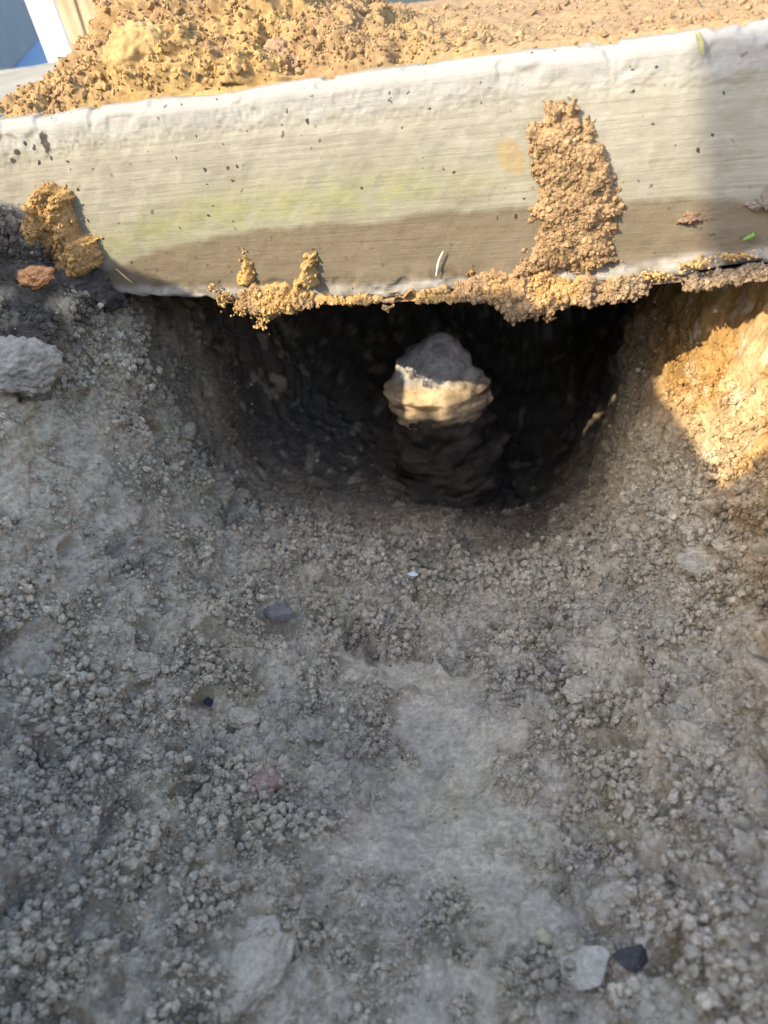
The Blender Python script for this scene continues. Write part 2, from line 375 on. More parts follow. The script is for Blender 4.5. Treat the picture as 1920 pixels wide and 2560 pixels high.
hgt = mth('ADD', mth('MULTIPLY', g_str, .9), mth('ADD', mth('MULTIPLY', g_fine, .35), mth('MULTIPLY', hole, -1.6)))
hgt = mth('ADD', hgt, mth('MULTIPLY', g_mid, 1.2))
bp = n.new('ShaderNodeBump'); bp.inputs['Strength'].default_value = .75; bp.inputs['Distance'].default_value = .0011
l.new(hgt, bp.inputs['Height']); l.new(bp.outputs[0], b.inputs['Normal'])
CONC = m

xs = np.concatenate([np.linspace(-2.2, -.75, 60)[:-1], np.linspace(-.75, .22, 620), np.linspace(.22, 1.6, 60)[1:]])
zb = lambda x: np.interp(x, [-.62, -.525, -.40, -.25, -.05, .12, .3], [-.176, -.176, -.186, -.190, -.186, -.172, -.170])
R1, R2 = .016, .007
prof = [(.97, 0, 'top')] + [(y, 0, 'top') for y in np.linspace(.55, .05, 12)] + [(y, 0, 'top') for y in np.linspace(.045, R1, 18)]
prof += [(R1 - R1 * math.sin(a), -R1 + R1 * math.cos(a), 'top') for a in np.linspace(.1, math.pi / 2, 14)]
nf = 120
prof += [(0, t, 'face') for t in np.linspace(0.02, .98, nf)]
prof += [(R2 - R2 * math.cos(a), R2 - R2 * math.sin(a), 'bot') for a in np.linspace(0, math.pi / 2, 8)]
prof += [(y, 0, 'bot') for y in np.linspace(.015, .12, 20)] + [(.97, 0, 'bot'), (.97, .17, 'bot')]
G = np.zeros((len(prof), len(xs), 3)); ZB = zb(xs)
for i, (y, z, k) in enumerate(prof):
    G[i, :, 0] = xs; G[i, :, 1] = y
    G[i, :, 2] = z if k == 'top' else (-R1 + (ZB + R2 + R1) * z if k == 'face' else ZB + z)
Ng = gnormals(G); Ng = -Ng if Ng[60, 300, 1] > 0 else Ng
Gf = G.reshape(-1, 3).astype(f32); Nn = Ng.reshape(-1, 3)
gz = Gf[:, 2]; gy = Gf[:, 1]; gx = Gf[:, 0]
zr = -.034 - .006 * vn(Gf, 12, 5)                    # lower limit of the rough band under the arris
roughb = sst(-.008, -.016, gz) * (1 - sst(zr, zr - .010, gz)) * (gy < .02)
dd = .0016 * fbm(Gf, 12, 3, 1) + .0005 * fbm(Gf, 90, 3, 2)
dd = dd - roughb * (.0006 + .0010 * np.abs(fbm(Gf, 190, 2, 6)))
dd = dd + .0022 * vn(Gf, 11, 8) * sst(-.012, .0, gz) - .0022 * sst(.30, .55, fbm(Gf, 48, 3, 17)) * sst(-.030, -.012, gz) * (gy < .03)
dd = dd + .0035 * fbm(Gf, 45, 3, 9) * sst(-.155, -.185, gz) - .003 * sst(.25, .6, fbm(Gf, 60, 2, 19)) * sst(-.16, -.18, gz)
Gv = Gf + Nn * dd[:, None]
mb = np.array([at_y(*p)[[0, 2]] for p in [(0, 700), (280, 680), (500, 592), (700, 570), (960, 545), (1300, 515), (1500, 500), (1700, 500), (1920, 490)]])
zm = np.interp(gx, mb[:, 0], mb[:, 1]) + .0035 * fbm(Gf, 22, 3, 12)
face = (gy < .012)
A = {}
A['mud'] = (1 - sst(zm - .007, zm + .009, gz)) * face
A['algae'] = np.exp(-((gz - zm - .022) / .020) ** 2) * np.interp(gx, [-.60, -.45, -.35, -.2, -.05, .1], [.3, .9, 1., .75, .15, .0]) * face
A['white'] = sst(-.045, -.012, gz) * face
A['edge'] = (1 - sst(zb(gx) + .010, zb(gx) + .018, gz + .003 * vn(Gf, 60, 13))) * face * .85
sp_ = at_y(1277, 390)
A['spot'] = .55 * (1 - sst(.75, 1.1, np.hypot((gx - sp_[0] + .3 * (gz - sp_[2])) / .0115, (gz - sp_[2]) / .0155) + .12 * vn(Gf, 150, 14)))
ch_ = np.zeros(len(gx))
for px, py, wx_, wz_ in [(40, 380, .004, .0028), (112, 358, .0035, .009), (128, 395, .002, .002), (32, 402, .003, .002), (85, 372, .002, .0015), (570, 420, .002, .0015), (905, 470, .0016, .0014)]:
    q0 = at_y(px, py); ch_ = np.maximum(ch_, 1 - np.hypot((gx - q0[0]) / wx_, (gz - q0[2]) / wz_) * .5)
A['chip'] = np.clip(ch_, 0, 1)
for px, py, wx_, wz_, w_ in [(1430, 500, .055, .075, .55), (1180, 500, .06, .02, .4), (1500, 180, .03, .012, .25), (260, 320, .05, .012, .3)]:
    q0 = at_y(px, py); A['mud'] = np.maximum(A['mud'], w_ * np.exp(-((gx - q0[0]) / wx_) ** 2 - ((gz - q0[2]) / wz_) ** 2) * face)
slab = mesh_np('concrete_slab', Gv, gridf(len(prof), len(xs))[:, ::-1], CONC, True, attrs=A)
tag(slab, 'pale board-marked concrete slab edge stained brown and green above the dug hole', 'concrete slab')

# ================================================================== DIRT ON THE SLAB
def Hp(x, y):
    xp = x + .45 * y
    A_ = np.interp(xp, [-1.2, -.70, -.64, -.585, -.53, -.475, -.445, -.38, -.29, -.21, -.12, 0, .6], [-.03, -.022, -.014, .0, .018, .050, .085, .125, .11, .055, .018, .008, .006])
    ye = .020 + .003 * np.sin(x * 31) + .002 * np.sin(x * 83)
    q = np.clip((y - ye) / .13, 0, 1) ** .8
    h = A_ * q + .045 * np.clip(y - .03, 0, 9) * sst(-.3, 0, x) * 1.0
    return h
hx = np.linspace(-1.05, .55, 680); t_ = np.linspace(0, 1, 360); hy = .012 + .12 * t_ + .75 * t_ ** 2.6
HX, HY = np.meshgrid(hx, hy); HB = np.stack([HX, HY, Hp(HX, HY)], -1)
HN = gnormals(HB).reshape(-1, 3); HP = HB.reshape(-1, 3).astype(f32)
if HN[:, 2].mean() < 0: HN = -HN
ex, ey = HP[:, 0], HP[:, 1]
rough = 1 - .85 * sst(-.27, -.06, ex + .35 * ey + .03 * fbm(HP, 14, 3, 48)); rough = np.maximum(rough, .7 * sst(.0, .06, ex) * sst(.10, .16, ey))
Hw = HP + .006 * np.stack([fbm(HP, 45, 2, 161), fbm(HP, 45, 2, 162), fbm(HP, 45, 2, 163)], -1).astype(f32)
rise = sst(0, .012, ey - .018)
dh = .0015 * fbm(HP, 40, 3, 4) + rise * rough * (.010 * fbm(HP, 20, 2, 5) + .014 * (lumps(Hw, 42, 30) - .25) + .011 * (lumps(Hw, 95, 31) - .3)) - rise * rough * .012 * sst(.35, .7, fbm(HP, 38, 2, 39)) + rise * (.25 + .75 * rough) * .0048 * lumps(Hw, 210, 32) + .0012 * lumps(Hw, 420, 33)
hol = at_z(1410, 45, .012)
dh = dh - .010 * np.exp(-(((ex - hol[0]) / .035) ** 2 + ((ey - hol[1]) / .02) ** 2))
dh = dh - .012 * (1 - sst(.0, .013, ey - .012 - .003 * vn(HP, 25, 44) - .002 * vn(HP, 90, 45)))    # the edge of the dirt sinks below the slab's top
HV = HP + HN * dh[:, None]
hc = mixc(np.tile(np.array([.26, .17, .085]), (len(HP), 1)), np.array([.31, .205, .09]), sst(-.3, .5, fbm(HP, 12, 3, 46)))
hc = mixc(hc, np.array([.20, .13, .07]), .6 * sst(.2, .7, fbm(HP, 25, 3, 47)))
hc = mixc(hc, np.array([.26, .18, .105]), .8 * (1 - rough))
heap = mesh_np('dirt_heap', HV, gridf(len(hy), len(hx)), SOIL, True, hc)
tag(heap, 'heap of loose tan dirt spread along the top of the concrete slab', 'dirt heap')
hp = (.02 + rough) * rise * (ey < .34) * (ex > -.85) * (ex < .25); hp /= hp.sum()
idx = rng.choice(len(HP), 11000, p=hp); sz = np.clip(.0011 + .0009 * rng.pareto(2.8, len(idx)), 0, .0045)
cc = hc[idx] * rng.uniform(.75, 1.25, (len(idx), 1))
tag(crumb_mesh('heap_crumbs', HV[idx] + HN[idx] * (sz * .4)[:, None], sz, SOIL, cc, heap), kind='stuff')

# ================================================================== CLODS, STONES
def clod(name, c, r, amp=.25, sc=1., colr=TAN, seed=0, rot=0., sub=5, fine=True, label=None, cat='clod', group=None, parent=None, mat=None, smoothv=True, crumbs=0):
    Bv, Fv = ICO[5 if max(r) > .012 else 4]; P_ = (Bv * 1.0).astype(f32); s = np.mean(r); amp = amp * .95
    q = P_ + seed * 13.7; q = q.astype(f32)
    dsp = 1 + amp * fbm(q, 1.3 * sc, 3, seed) + amp * .6 * (lumps(q, 2.6 * sc, seed + 3) - .3)
    if fine: dsp = dsp + amp * .55 * (lumps(q, 5.5 * sc, seed + 4) - .3) + amp * .25 * lumps(q, 13 * sc, seed + 5)
    V = P_ * dsp[:, None] * np.array(r)
    cr, sr = math.cos(rot), math.sin(rot); V = V @ np.array([[cr, sr, 0], [-sr, cr, 0], [0, 0, 1]])
    cv = np.tile(colr, (len(V), 1)) * (1 + .18 * fbm(q, 3, 3, seed + 6))[:, None]
    o = mesh_np(name, V, Fv, mat or SOIL, smoothv, np.clip(cv, .01, .9)); o.location = c
    if label: tag(o, label, cat, group)
    if parent: o.parent = parent
    return o
def stone(name, c, r, colr, seed, label, cat='stone', rot=0., facets=10, group=None):
    """angular stone: a ball cut by a few planes, worn a little"""
    Bv, Fv = ICO[4]; rs = np.random.default_rng(seed); P_ = Bv.copy()
    for _ in range(facets):
        nn = rs.normal(size=3); nn /= np.linalg.norm(nn); h = rs.uniform(.38, .72); dp = P_ @ nn
        P_ -= np.maximum(dp - h, 0)[:, None] * nn * .95
    q = (P_ + seed * 3.1).astype(f32)
    P_ = P_ * (1 + .05 * fbm(q, 3, 3, seed))[:, None] * np.array(r)
    cr, sr = math.cos(rot), math.sin(rot); P_ = P_ @ np.array([[cr, sr, 0], [-sr, cr, 0], [0, 0, 1]])
    cv = np.tile(colr, (len(P_), 1)) * (1 + .15 * fbm(q, 4, 3, seed + 6))[:, None]
    o = mesh_np(name, P_, Fv, SOIL, True, np.clip(cv, .01, .9)); o.location = c
    return tag(o, label, cat, group)
# the deformed surface under a pixel: nearest in-frame vertex to that pixel
vis_i = np.where(inframe | ((PX > -60) & (PX < 1980) & (PY > 420) & (PY < 2640)))[0]
VX, VY = proj(Vs[vis_i].astype(float)); vd = np.linalg.norm(Vs[vis_i] - CAM, axis=1)
def ground(px, py):
    e = np.hypot(VX - px, VY - py); c = np.where(e < 6)[0]
    k = c[np.argmin(vd[c])] if len(c) else np.argmin(e)
    i = vis_i[k]; return Vs[i].astype(float), Nf[i], vd[k]
def on_ground(px, py, wpx):                          # point and half width in metres for a thing wpx wide
    p, nn, dd_ = ground(px, py); return p, nn, wpx / FPX * dd_ * .5 * .93
g = on_ground(700, 1535, 95)
stone('stone', g[0] + g[1] * .006, (g[2] * 1.05, g[2] * .85, g[2] * .42), np.array([.20, .18, .165]), 3, 'flat smooth grey stone half sunk in crumbs left of the pit floor centre')
g = on_ground(783, 1428, 72)
clod('clod', g[0], (g[2], g[2] * .8, g[2] * .7), .15, 1, PALE * .9, 4, label='small rounded tan clod at the dark mouth above the flat grey stone')
g = on_ground(517, 1762, 38)
stone('stone', g[0] + g[1] * .006, (g[2], g[2], g[2] * .8), np.array([.03, .028, .045]), 5, 'small blue-black stone chip among the crumbs at mid left')
g = on_ground(1490, 2432, 92)
stone('stone', g[0] + g[1] * .008, (g[2] * 1.5, g[2] * 1.2, g[2] * 1.1), np.array([.55, .50, .39]), 6, 'white angular stone near the bottom right of the pit', rot=.4)
g = on_ground(1368, 2352, 58)
stone('stone', g[0] + g[1] * .004, (g[2], g[2] * .9, g[2] * .8), np.array([.50, .46, .30]), 8, 'small pale yellow stone just above the white angular stone')
g = on_ground(1580, 2395, 72)
stone('stone', g[0] + g[1] * .002, (g[2] * 1.25, g[2] * .9, g[2] * 1.0), np.array([.085, .08, .08]), 9, 'dark slate-coloured stone just right of the white angular stone', rot=.5)
g = on_ground(1425, 2390, 90)
clod('clod', g[0], (g[2], g[2] * 1.1, g[2] * .9), .16, 1, GREY * .85, 10, label='rounded brown-grey clod left of the white angular stone')
g = on_ground(1570, 2260, 150)
clod('clod', g[0] - g[1] * .002, (g[2] * 1.1, g[2] * .8, g[2] * .55), .16, 1, GREY * .95, 11, rot=.3, label='broad grey clod above the dark slate-coloured stone')
g = on_ground(620, 2400, 180)
clod('clod', g[0] - g[1] * .002, (g[2] * .95, g[2] * 1.3, g[2] * .40), .18, 1, PALE * .95, 12, rot=-.2, label='large smooth pale clod at the bottom left of the pit floor')
g = on_ground(600, 1792, 90)
clod('clod', g[0], (g[2], g[2] * .6, g[2] * .5), .2, 1, PALE * .9, 13, label='tan oval clod beside the blue-black stone chip')
g = on_ground(470, 1080, 44)
clod('clod', g[0], (g[2], g[2], g[2] * .9), .25, 1, PALE * .8, 14, label='small yellowish clod on the left wall of the dark hole')
g = on_ground(1708, 1672, 62)
stone('stone', g[0] + g[1] * .002, (g[2] * 1.2, g[2] * .75, g[2] * .7), np.array([.50, .46, .33]), 15, 'pale pebble pressed into the right wall of the pit', rot=-.6)
g = on_ground(38, 930, 150)
clod('clod', g[0] + g[1] * .01, (g[2], g[2] * 1.1, g[2] * .8), .26, 1., np.array([.33, .29, .23]), 16, label='pale grey layered clod on the left bank at the photo edge')
g = on_ground(80, 692, 84)
clod('clod', g[0] + g[1] * .004, (g[2], g[2] * .8, g[2] * .5), .3, 1.2, np.array([.55, .27, .12]), 17, label='orange clod in the dark topsoil of the left bank')
g = on_ground(665, 1958, 75)
clod('clod', g[0], (g[2], g[2], g[2] * .8), .2, 1, np.array([.34, .24, .18]), 18, label='reddish round clod on the lower left of the pit floor')
g = on_ground(1530, 1600, 100)
clod('clod', g[0], (g[2] * 1.0, g[2] * .8, g[2] * .7), .28, 1, GREY * .9, 19, label='lumpy grey clod at the foot of the right pit wall')
g = on_ground(1460, 1730, 90)
clod('clod', g[0], (g[2] * 1.2, g[2] * .8, g[2] * .6), .25, 1, GREY, 20, label='low grey-brown clod below the lumpy clod at the right wall foot')
g = on_ground(1760, 1400, 110)
clod('clod', g[0] - g[1] * .004, (g[2] * 1.2, g[2] * .9, g[2] * .6), .25, 1.2, PALE * .85, 21, label='crumbly pale clod set in the right wall under the sunlit patch')
g = on_ground(350, 1660, 100)
clod('clod', g[0] - g[1] * .003, (g[2] * 1.2, g[2] * .8, g[2] * .6), .25, 1.2, PALE * .8, 22, label='flaky clod on the lower slope of the left bank')
g = on_ground(1035, 1445, 22); fl = g[0] + g[1] * .007
B_, F_ = ICO[1]
FL, nd, lk, bb = newmat('white_fleck', .5, .3); bb.inputs['Base Color'].default_value = (.8, .82, .85, 1)
o = mesh_np('paper_fleck', B_ * np.array([.0055, .003, .0016]) * (1 + .3 * rng.uniform(-1, 1, (len(B_), 1))), F_, FL, False); o.location = fl
tag(o, 'tiny white fleck lying in the shade before the dark hole', 'fleck')

# clods on the slab's top
c = at_y(378, 190, .050); clod('clod', (c[0], .055, .022), (.037, .032, .036), .20, 1.2, np.array([.33, .225, .10]), 31, label='large round yellowish clod at the slab edge in front of the dirt heap')
c = at_y(690, 140, .05); clod('clod', (c[0], .052, .010), (.026, .018, .018), .3, 1.2, np.array([.24, .16, .10]), 32, label='darker brown clod on the slab edge right of the round yellowish clod')
c = at_y(600, 120, .07); clod('clod', (c[0], .08, .022), (.022, .02, .020), .3, 1.2, np.array([.36, .24, .13]), 33, label='brown clod behind the darker clod at the foot of the heap')

# ================================================================== RELIEFS: DIRT STUCK TO THE FACE
def relief(name, poly, thick, step=.0011, edgew=.008, colr=TAN, seed=0, lab=None, cat='clod', ncr=400, csz=(.0008, .0028), lump=70, group=None, rg=1.):
    Q = np.array([at_y(*p)[[0, 2]] for p in poly]); x0, z0 = Q.min(0) - .004; x1, z1 = Q.max(0) + .004
    gx_ = np.arange(x0, x1, step); gz_ = np.arange(z0, z1, step); U, W = np.meshgrid(gx_, gz_)
    P_ = np.stack([U.ravel(), np.zeros(U.size), W.ravel()], -1).astype(f32)
    wob = .0042 * np.stack([fbm(P_, 110, 3, seed), fbm(P_, 110, 3, seed + 1)], -1)
    u = P_[:, 0] + wob[:, 0]; w = P_[:, 2] + wob[:, 1]
    ins = np.zeros(len(u), bool); dm = np.full(len(u), 9.)
    for k in range(len(Q)):
        a = Q[k]; b_ = Q[(k + 1) % len(Q)]
        cnd = ((a[1] > w) != (b_[1] > w)) & (u < (b_[0] - a[0]) * (w - a[1]) / (b_[1] - a[1] + 1e-12) + a[0]); ins ^= cnd
        ab = b_ - a; t = np.clip(((u - a[0]) * ab[0] + (w - a[1]) * ab[1]) / (ab @ ab), 0, 1)
        dm = np.minimum(dm, np.hypot(u - a[0] - t * ab[0], w - a[1] - t * ab[1]))
    sd = np.where(ins, dm, -dm)
    h = thick * np.clip(sd / edgew, -.6, 1); h = np.where(h > 0, thick * np.sqrt(np.clip(h / thick, 0, 1)), h)
    up = sst(-.001, .004, sd)
    h = h + up * (thick * .30 * fbm(P_, 45, 3, seed + 2) + .0042 * rg * (lumps(P_, lump * 1.25, seed + 3) - .35) + .0030 * rg * (lumps(P_, lump * 2.4, seed + 4) - .3) + .0014 * lumps(P_, lump * 5, seed + 5))
    V = P_.copy(); V[:, 1] = -h + .0008
    F_ = gridf(len(gz_), len(gx_)); keep = (h[F_] > -.003).any(1); F_ = F_[keep]
    us, inv = np.unique(F_, return_inverse=True); F_ = inv.reshape(-1, 4)
    cl = np.tile(colr, (len(V), 1)) * (1 + .2 * fbm(P_, 60, 3, seed + 6))[:, None]
    cl = cl * .82; o = mesh_np(name, V[us], F_, SOIL, True, cl[us]); tag(o, lab, cat, group)
    cand = np.where((sd > -.0012) | ((sd > -.007) & (rng.random(len(sd)) < .02)))[0]
    if ncr:
        k = rng.choice(cand, ncr); s = np.clip(csz[0] * .7 + .0004 * rng.pareto(2.0, ncr), csz[0] * .6, csz[1])
        P2 = V[k].astype(float); P2[:, 1] = np.minimum(P2[:, 1], -.0003) - s * .3
        P2 += rng.uniform(-.0005, .0005, P2.shape)
        tag(crumb_mesh('crumbs', P2, s, SOIL, np.clip(cl[k] * rng.uniform(.8, 1.25, (ncr, 1)), .02, .8), o), kind='stuff')
    return o
relief('clod', [(1375, 262), (1392, 258), (1415, 285), (1432, 256), (1450, 285), (1452, 306), (1478, 296), (1500, 300), (1490, 340), (1515, 400), (1542, 440), (1540, 500), (1552, 525), (1528, 560), (1532, 600), (1515, 640), (1560, 655), (1480, 668), (1400, 672), (1290, 690), (1240, 690), (1310, 655), (1332, 610), (1345, 560), (1335, 520), (1350, 480), (1338, 400), (1322, 345), (1325, 320), (1362, 312)],
       .013, edgew=.016, colr=np.array([.34, .225, .12]), seed=200, ncr=5200, csz=(.0007, .0024), lab='tall brown clod of crumbly dirt stuck to the right part of the concrete face')
relief('clod', [(-70, 560), (20, 555), (90, 590), (180, 620), (240, 660), (285, 720), (310, 770), (200, 800), (-70, 800)], .030, edgew=.02, colr=np.array([.10, .085, .075]), seed=207, ncr=1500, csz=(.001, .004), lump=60, rg=2.2, lab='dark grey crumbly soil banked against the left end of the face')
relief('clod', [(100, 475), (118, 462), (165, 470), (190, 480), (178, 530), (205, 570), (232, 590), (256, 595), (250, 625), (255, 655), (225, 690), (150, 660), (110, 610), (70, 560), (80, 520), (70, 500)],
       .024, edgew=.010, colr=np.array([.44, .27, .11]), seed=210, ncr=2600, rg=1.8, csz=(.0009, .0034), lab='ragged orange-tan clod climbing the left end of the concrete face')
relief('clod', [(598, 690), (612, 655), (608, 622), (622, 640), (640, 655), (645, 695), (625, 722), (605, 715)], .006, edgew=.004, colr=np.array([.48, .30, .11]), seed=220, ncr=120, csz=(.0007, .002), lab='small thin tan clod on the lower edge of the face left of the taller knob')
relief('clod', [(735, 700), (758, 685), (762, 632), (775, 632), (790, 650), (795, 700), (770, 712), (740, 715)], .014, edgew=.006, colr=np.array([.46, .30, .12]), seed=230, ncr=140, csz=(.0007, .002), lab='small knob of tan dirt standing out of the lower face with its shadow')
relief('clod', [(1170, 680), (1180, 668), (1195, 684), (1185, 690)], .003, edgew=.003, colr=TAN, seed=240, ncr=12, lab='tiny fleck of tan dirt on the lower face beside the white straw')
relief('clod', [(1700, 560), (1720, 530), (1750, 540), (1770, 555), (1740, 570)], .004, edgew=.004, colr=np.array([.26, .17, .11]), seed=245, ncr=40, lab='small dark brown dirt spot on the brown band at the right of the face')
relief('clod', [(1850, 505), (1900, 490), (1960, 470), (1960, 540), (1900, 530), (1870, 520)], .005, edgew=.004, colr=np.array([.22, .18, .14]), seed=247, ncr=60, lab='grey-brown dirt smear at the right end of the face')

# ragged crust of dirt hanging along the slab's lower edge
pxs = [540, 600, 650, 700, 780, 850, 950, 1050, 1100, 1200, 1300, 1400, 1500, 1600, 1700, 1800, 1920, 2000]
aa = [.004, .010, .014, .014, .010, .008, .003, .006, .009, .018, .022, .012, .006, .004, .004, .003, .002, .002]
bb_ = [.002, .006, .012, .012, .010, .006, .003, .006, .009, .014, .018, .014, .008, .006, .006, .005, .005, .005]
cc_ = [.0, .003, .012, .006, .002, .002, .002, .004, .008, .012, .022, .026, .020, .018, .020, .020, .018, .015]
xq = np.array([at_y(p, 740)[0] for p in pxs])
cxs = np.linspace(xq[0], xq[-1], 560); th = np.linspace(0, 1, 70)
a_, b2, c_ = (np.interp(cxs, xq, v) for v in (aa, bb_, cc_)); zb_ = zb(cxs)
CG = np.zeros((70, 560, 3))
for i, t in enumerate(th):
    if t < .5:
        s = t / .5; yv = -b2 * np.sin(s * math.pi * .75) * 1.0 + .001 * (1 - s); zv = zb_ + a_ * (1 - s) ** 1.3 - c_ * s * .6
    else:
        s = (t - .5) / .5; y0_ = -b2 * math.sin(math.pi * .75); yv = y0_ + (.085 - y0_) * s; zv = zb_ - c_ * (.6 + .4 * np.sin(s * math.pi * .9)) * (1 - .5 * s)
    CG[i, :, 0] = cxs; CG[i, :, 1] = yv; CG[i, :, 2] = zv
CN = gnormals(CG); CN = -CN if CN[20, 300, 1] > 0 else CN
CP = CG.reshape(-1, 3).astype(f32); CN = CN.reshape(-1, 3)
vv = np.repeat(th, 560); bf = np.tile(np.interp(cxs, xq, np.array(bb_)), 70)
ampc = np.clip(bf / .012, .25, 1.3)
gate = sst(-.25, .15, fbm(CP * np.array([1, .4, .4], f32), 38, 3, 77) + np.tile(np.interp(cxs, xq, [0, .2, .3, .3, .2, .0, -.10, -.05, .1, .3, .4, .3, .25, -.05, -.1, -.15, -.2, -.2]), 70) + (vv > .45) * .5)
dc = ampc * (.006 * fbm(CP, 40, 3, 70) + .0058 * (lumps(CP, 105, 71) - .35) + .0035 * (lumps(CP, 190, 72) - .3) + .0016 * lumps(CP, 420, 73)) - (1 - gate) * .010
CV = CP + CN * dc[:, None]; CV[:, 2] = np.where(CV[:, 1] > .003, np.minimum(CV[:, 2], zb(CV[:, 0]) - .0012), CV[:, 2])
ccol = mixc(np.tile(np.array([.38, .24, .10]), (len(CP), 1)), np.array([.27, .18, .10]), sst(-.1, .6, fbm(CP, 30, 3, 74)))
ccol = mixc(ccol, np.array([.17, .145, .12]), sst(-.05, .02, CP[:, 0]) * .8)  # right end greyer, its shade painted in as well
ccol = mixc(ccol, np.array([.24, .165, .095]), sst(-.002, -.010, CP[:, 2] - zb(CP[:, 0])) * .6)  # shade of the underside painted as darker brown
crust = mesh_np('dirt_crust', CV, gridf(70, 560), SOIL, True, ccol)
tag(crust, 'ragged crust of tan dirt hanging along the lower edge of the concrete slab', 'dirt crust')
ok = np.where((gate > .4) & (vv > .05) & (vv < .62))[0]; k = rng.choice(ok, 7500)
s = np.clip(.0005 + .0004 * rng.pareto(1.9, len(k)), .0005, .0028)
P2 = CV[k] + CN[k] * (s * .5)[:, None]
tag(crumb_mesh('crumbs', P2, s, SOIL, np.clip(ccol[k] * rng.uniform(.85, 1.35, (len(k), 1)), .02, .8), crust), kind='stuff')
# hanging tips of crumbs
P2 = []; s = []
for (px, py, n_, sp_x, sp_y) in [(655, 800, 60, 14, 22), (600, 775, 50, 14, 12), (965, 770, 20, 8, 7), (1370, 790, 26, 14, 8), (1640, 690, 50, 30, 10), (1740, 660, 60, 30, 12), (700, 765, 50, 25, 10), (560, 745, 40, 12, 14), (530, 720, 20, 5, 12), (1840, 640, 50, 40, 8)]:
    for _ in range(n_):
        p = at_y(px + rng.normal() * sp_x * .7, py + rng.normal() * sp_y * .7, -.008 + rng.normal() * .004); P2.append(p); s.append(rng.uniform(.0007, .0020))
tag(crumb_mesh('crumbs', np.array(P2), np.array(s), SOIL, np.clip(np.array([.40, .26, .11]) * rng.uniform(.8, 1.3, (len(P2), 1)), 0, .8), crust), kind='stuff')

# ================================================================== THE STONE STUMP IN THE HOLE
SY = .22
stump = empty('stone_stump', (at_y(1100, 1050, SY)[0], SY, -.60))
tag(stump, 'pale broken stone stump standing on a dark shaft inside the hole', 'stone stump')
def turned(name, rows, colf, seed, amp, nseg=96, lc=1., strata=0.):
    rows = np.array(rows); zz = np.linspace(rows[0, 0], rows[-1, 0], 110)
    rr = np.interp(zz, rows[:, 0], rows[:, 1]); an = np.linspace(0, 2 * math.pi, nseg, endpoint=False)
    ox = np.interp(zz, rows[:, 0], rows[:, 2])
    Vv = np.zeros((110, nseg, 3)); Vv[..., 0] = ox[:, None] + rr[:, None] * np.cos(an); Vv[..., 1] = .85 * rr[:, None] * np.sin(an); Vv[..., 2] = zz[:, None]
    P_ = Vv.reshape(-1, 3).astype(f32); dn = fbm(P_, 28, 4, seed) * amp + strata * vn(P_ * np.array([.25, .25, 1], f32), 120, seed + 2) + amp * .8 * (lumps(P_, 60, seed + 3) - .3)
    rad_ = P_ * np.array([1, 1, 0], f32); rad_[:, 0] -= np.repeat(ox, nseg); rad_ /= np.linalg.norm(rad_, axis=1, keepdims=True) + 1e-6
    sc_ = np.clip(np.repeat(rr, nseg) / .02, 0, 1)
    P2_ = P_ + rad_ * (dn * sc_)[:, None]; P2_[:, 2] += dn * .4
    o = mesh_np(name, P2_, gridf(110, nseg, True), SOIL, True, colf(P_)); o.parent = stump; return o
def zpx(py): return at_y(1100, py, SY)[2] + .60
z1, z0 = zpx(833), zpx(1022)
KS = (SY + .69) / (.115 + .69)
def stone_col(P_):
    t = (P_[:, 2] - z0) / (z1 - z0)
    c1 = mixc(np.tile(np.array([.40, .30, .19]), (len(P_), 1)), np.array([.34, .32, .30]), sst(.40, .60, t + .12 * fbm(P_, 25, 2, 5)))  # warm sunlit band painted low, cooler grey above
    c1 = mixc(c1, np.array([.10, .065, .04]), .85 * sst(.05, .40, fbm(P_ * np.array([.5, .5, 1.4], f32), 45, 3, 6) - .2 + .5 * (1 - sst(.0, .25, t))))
    return c1 * (1 + .4 * fbm(P_, 60, 3, 7))[:, None]
cap_ = [(-.010, .050, 0), (.02, .056, .0), (.14, .059, .001), (.32, .060, -.001), (.50, .049, .001), (.70, .036, .004), (.88, .023, .006), (.97, .013, .008), (1.0, .001, .008)]
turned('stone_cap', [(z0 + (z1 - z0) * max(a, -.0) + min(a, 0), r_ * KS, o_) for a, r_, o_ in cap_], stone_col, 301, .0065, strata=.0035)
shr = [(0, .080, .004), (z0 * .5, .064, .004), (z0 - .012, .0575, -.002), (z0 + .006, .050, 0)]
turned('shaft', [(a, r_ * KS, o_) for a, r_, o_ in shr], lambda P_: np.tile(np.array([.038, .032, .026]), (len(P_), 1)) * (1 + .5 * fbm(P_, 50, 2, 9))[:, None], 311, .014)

# ================================================================== UNSEEN BANK ADDED BEHIND THE CAMERA (notched crest shapes the sun in the pit)
SK = [(-1.9, .60), (-1.30, .66), (-1.16, .674), (-1.10, .655), (-1.045, .602), (-1.0, .588), (-.956, .566), (-.940, .552), (-.925, .482), (-.862, .480), (-.835, .545), (-.76, .556), (-.63, .557), (-.61, .535), (-.59, .500), (-.55, .470), (-.50, .425), (-.45, .375), (-.414, .334), (-.392, .362), (-.37, .40), (-.35, .39), (-.30, .32), (-.25, .22), (-.10, .04), (.15, -.10), (.5, -.15)]
SK = np.array(SK); xp = np.concatenate([np.linspace(-1.9, -1.2, 40)[:-1], np.linspace(-1.2, -.2, 420), np.linspace(-.2, .5, 60)[1:]])
zp = np.interp(xp, SK[:, 0], SK[:, 1])
nP = np.stack([xp, 0 * xp, 0 * xp], -1).astype(f32)
zp = zp + .006 * fbm(nP, 28, 4, 400) * 1.0
cyv = np.interp(xp, [-1.9, -1.3, -1.16, -.95, -.80, -.6, -.4, 0, .5], [-.35, -.40, -.46, -.60, -.73, -.83, -.87, -.92, -.95])
CX_ = xp + .64 * (cyv + .85); CZ_ = zp - .87 * (cyv + .85)
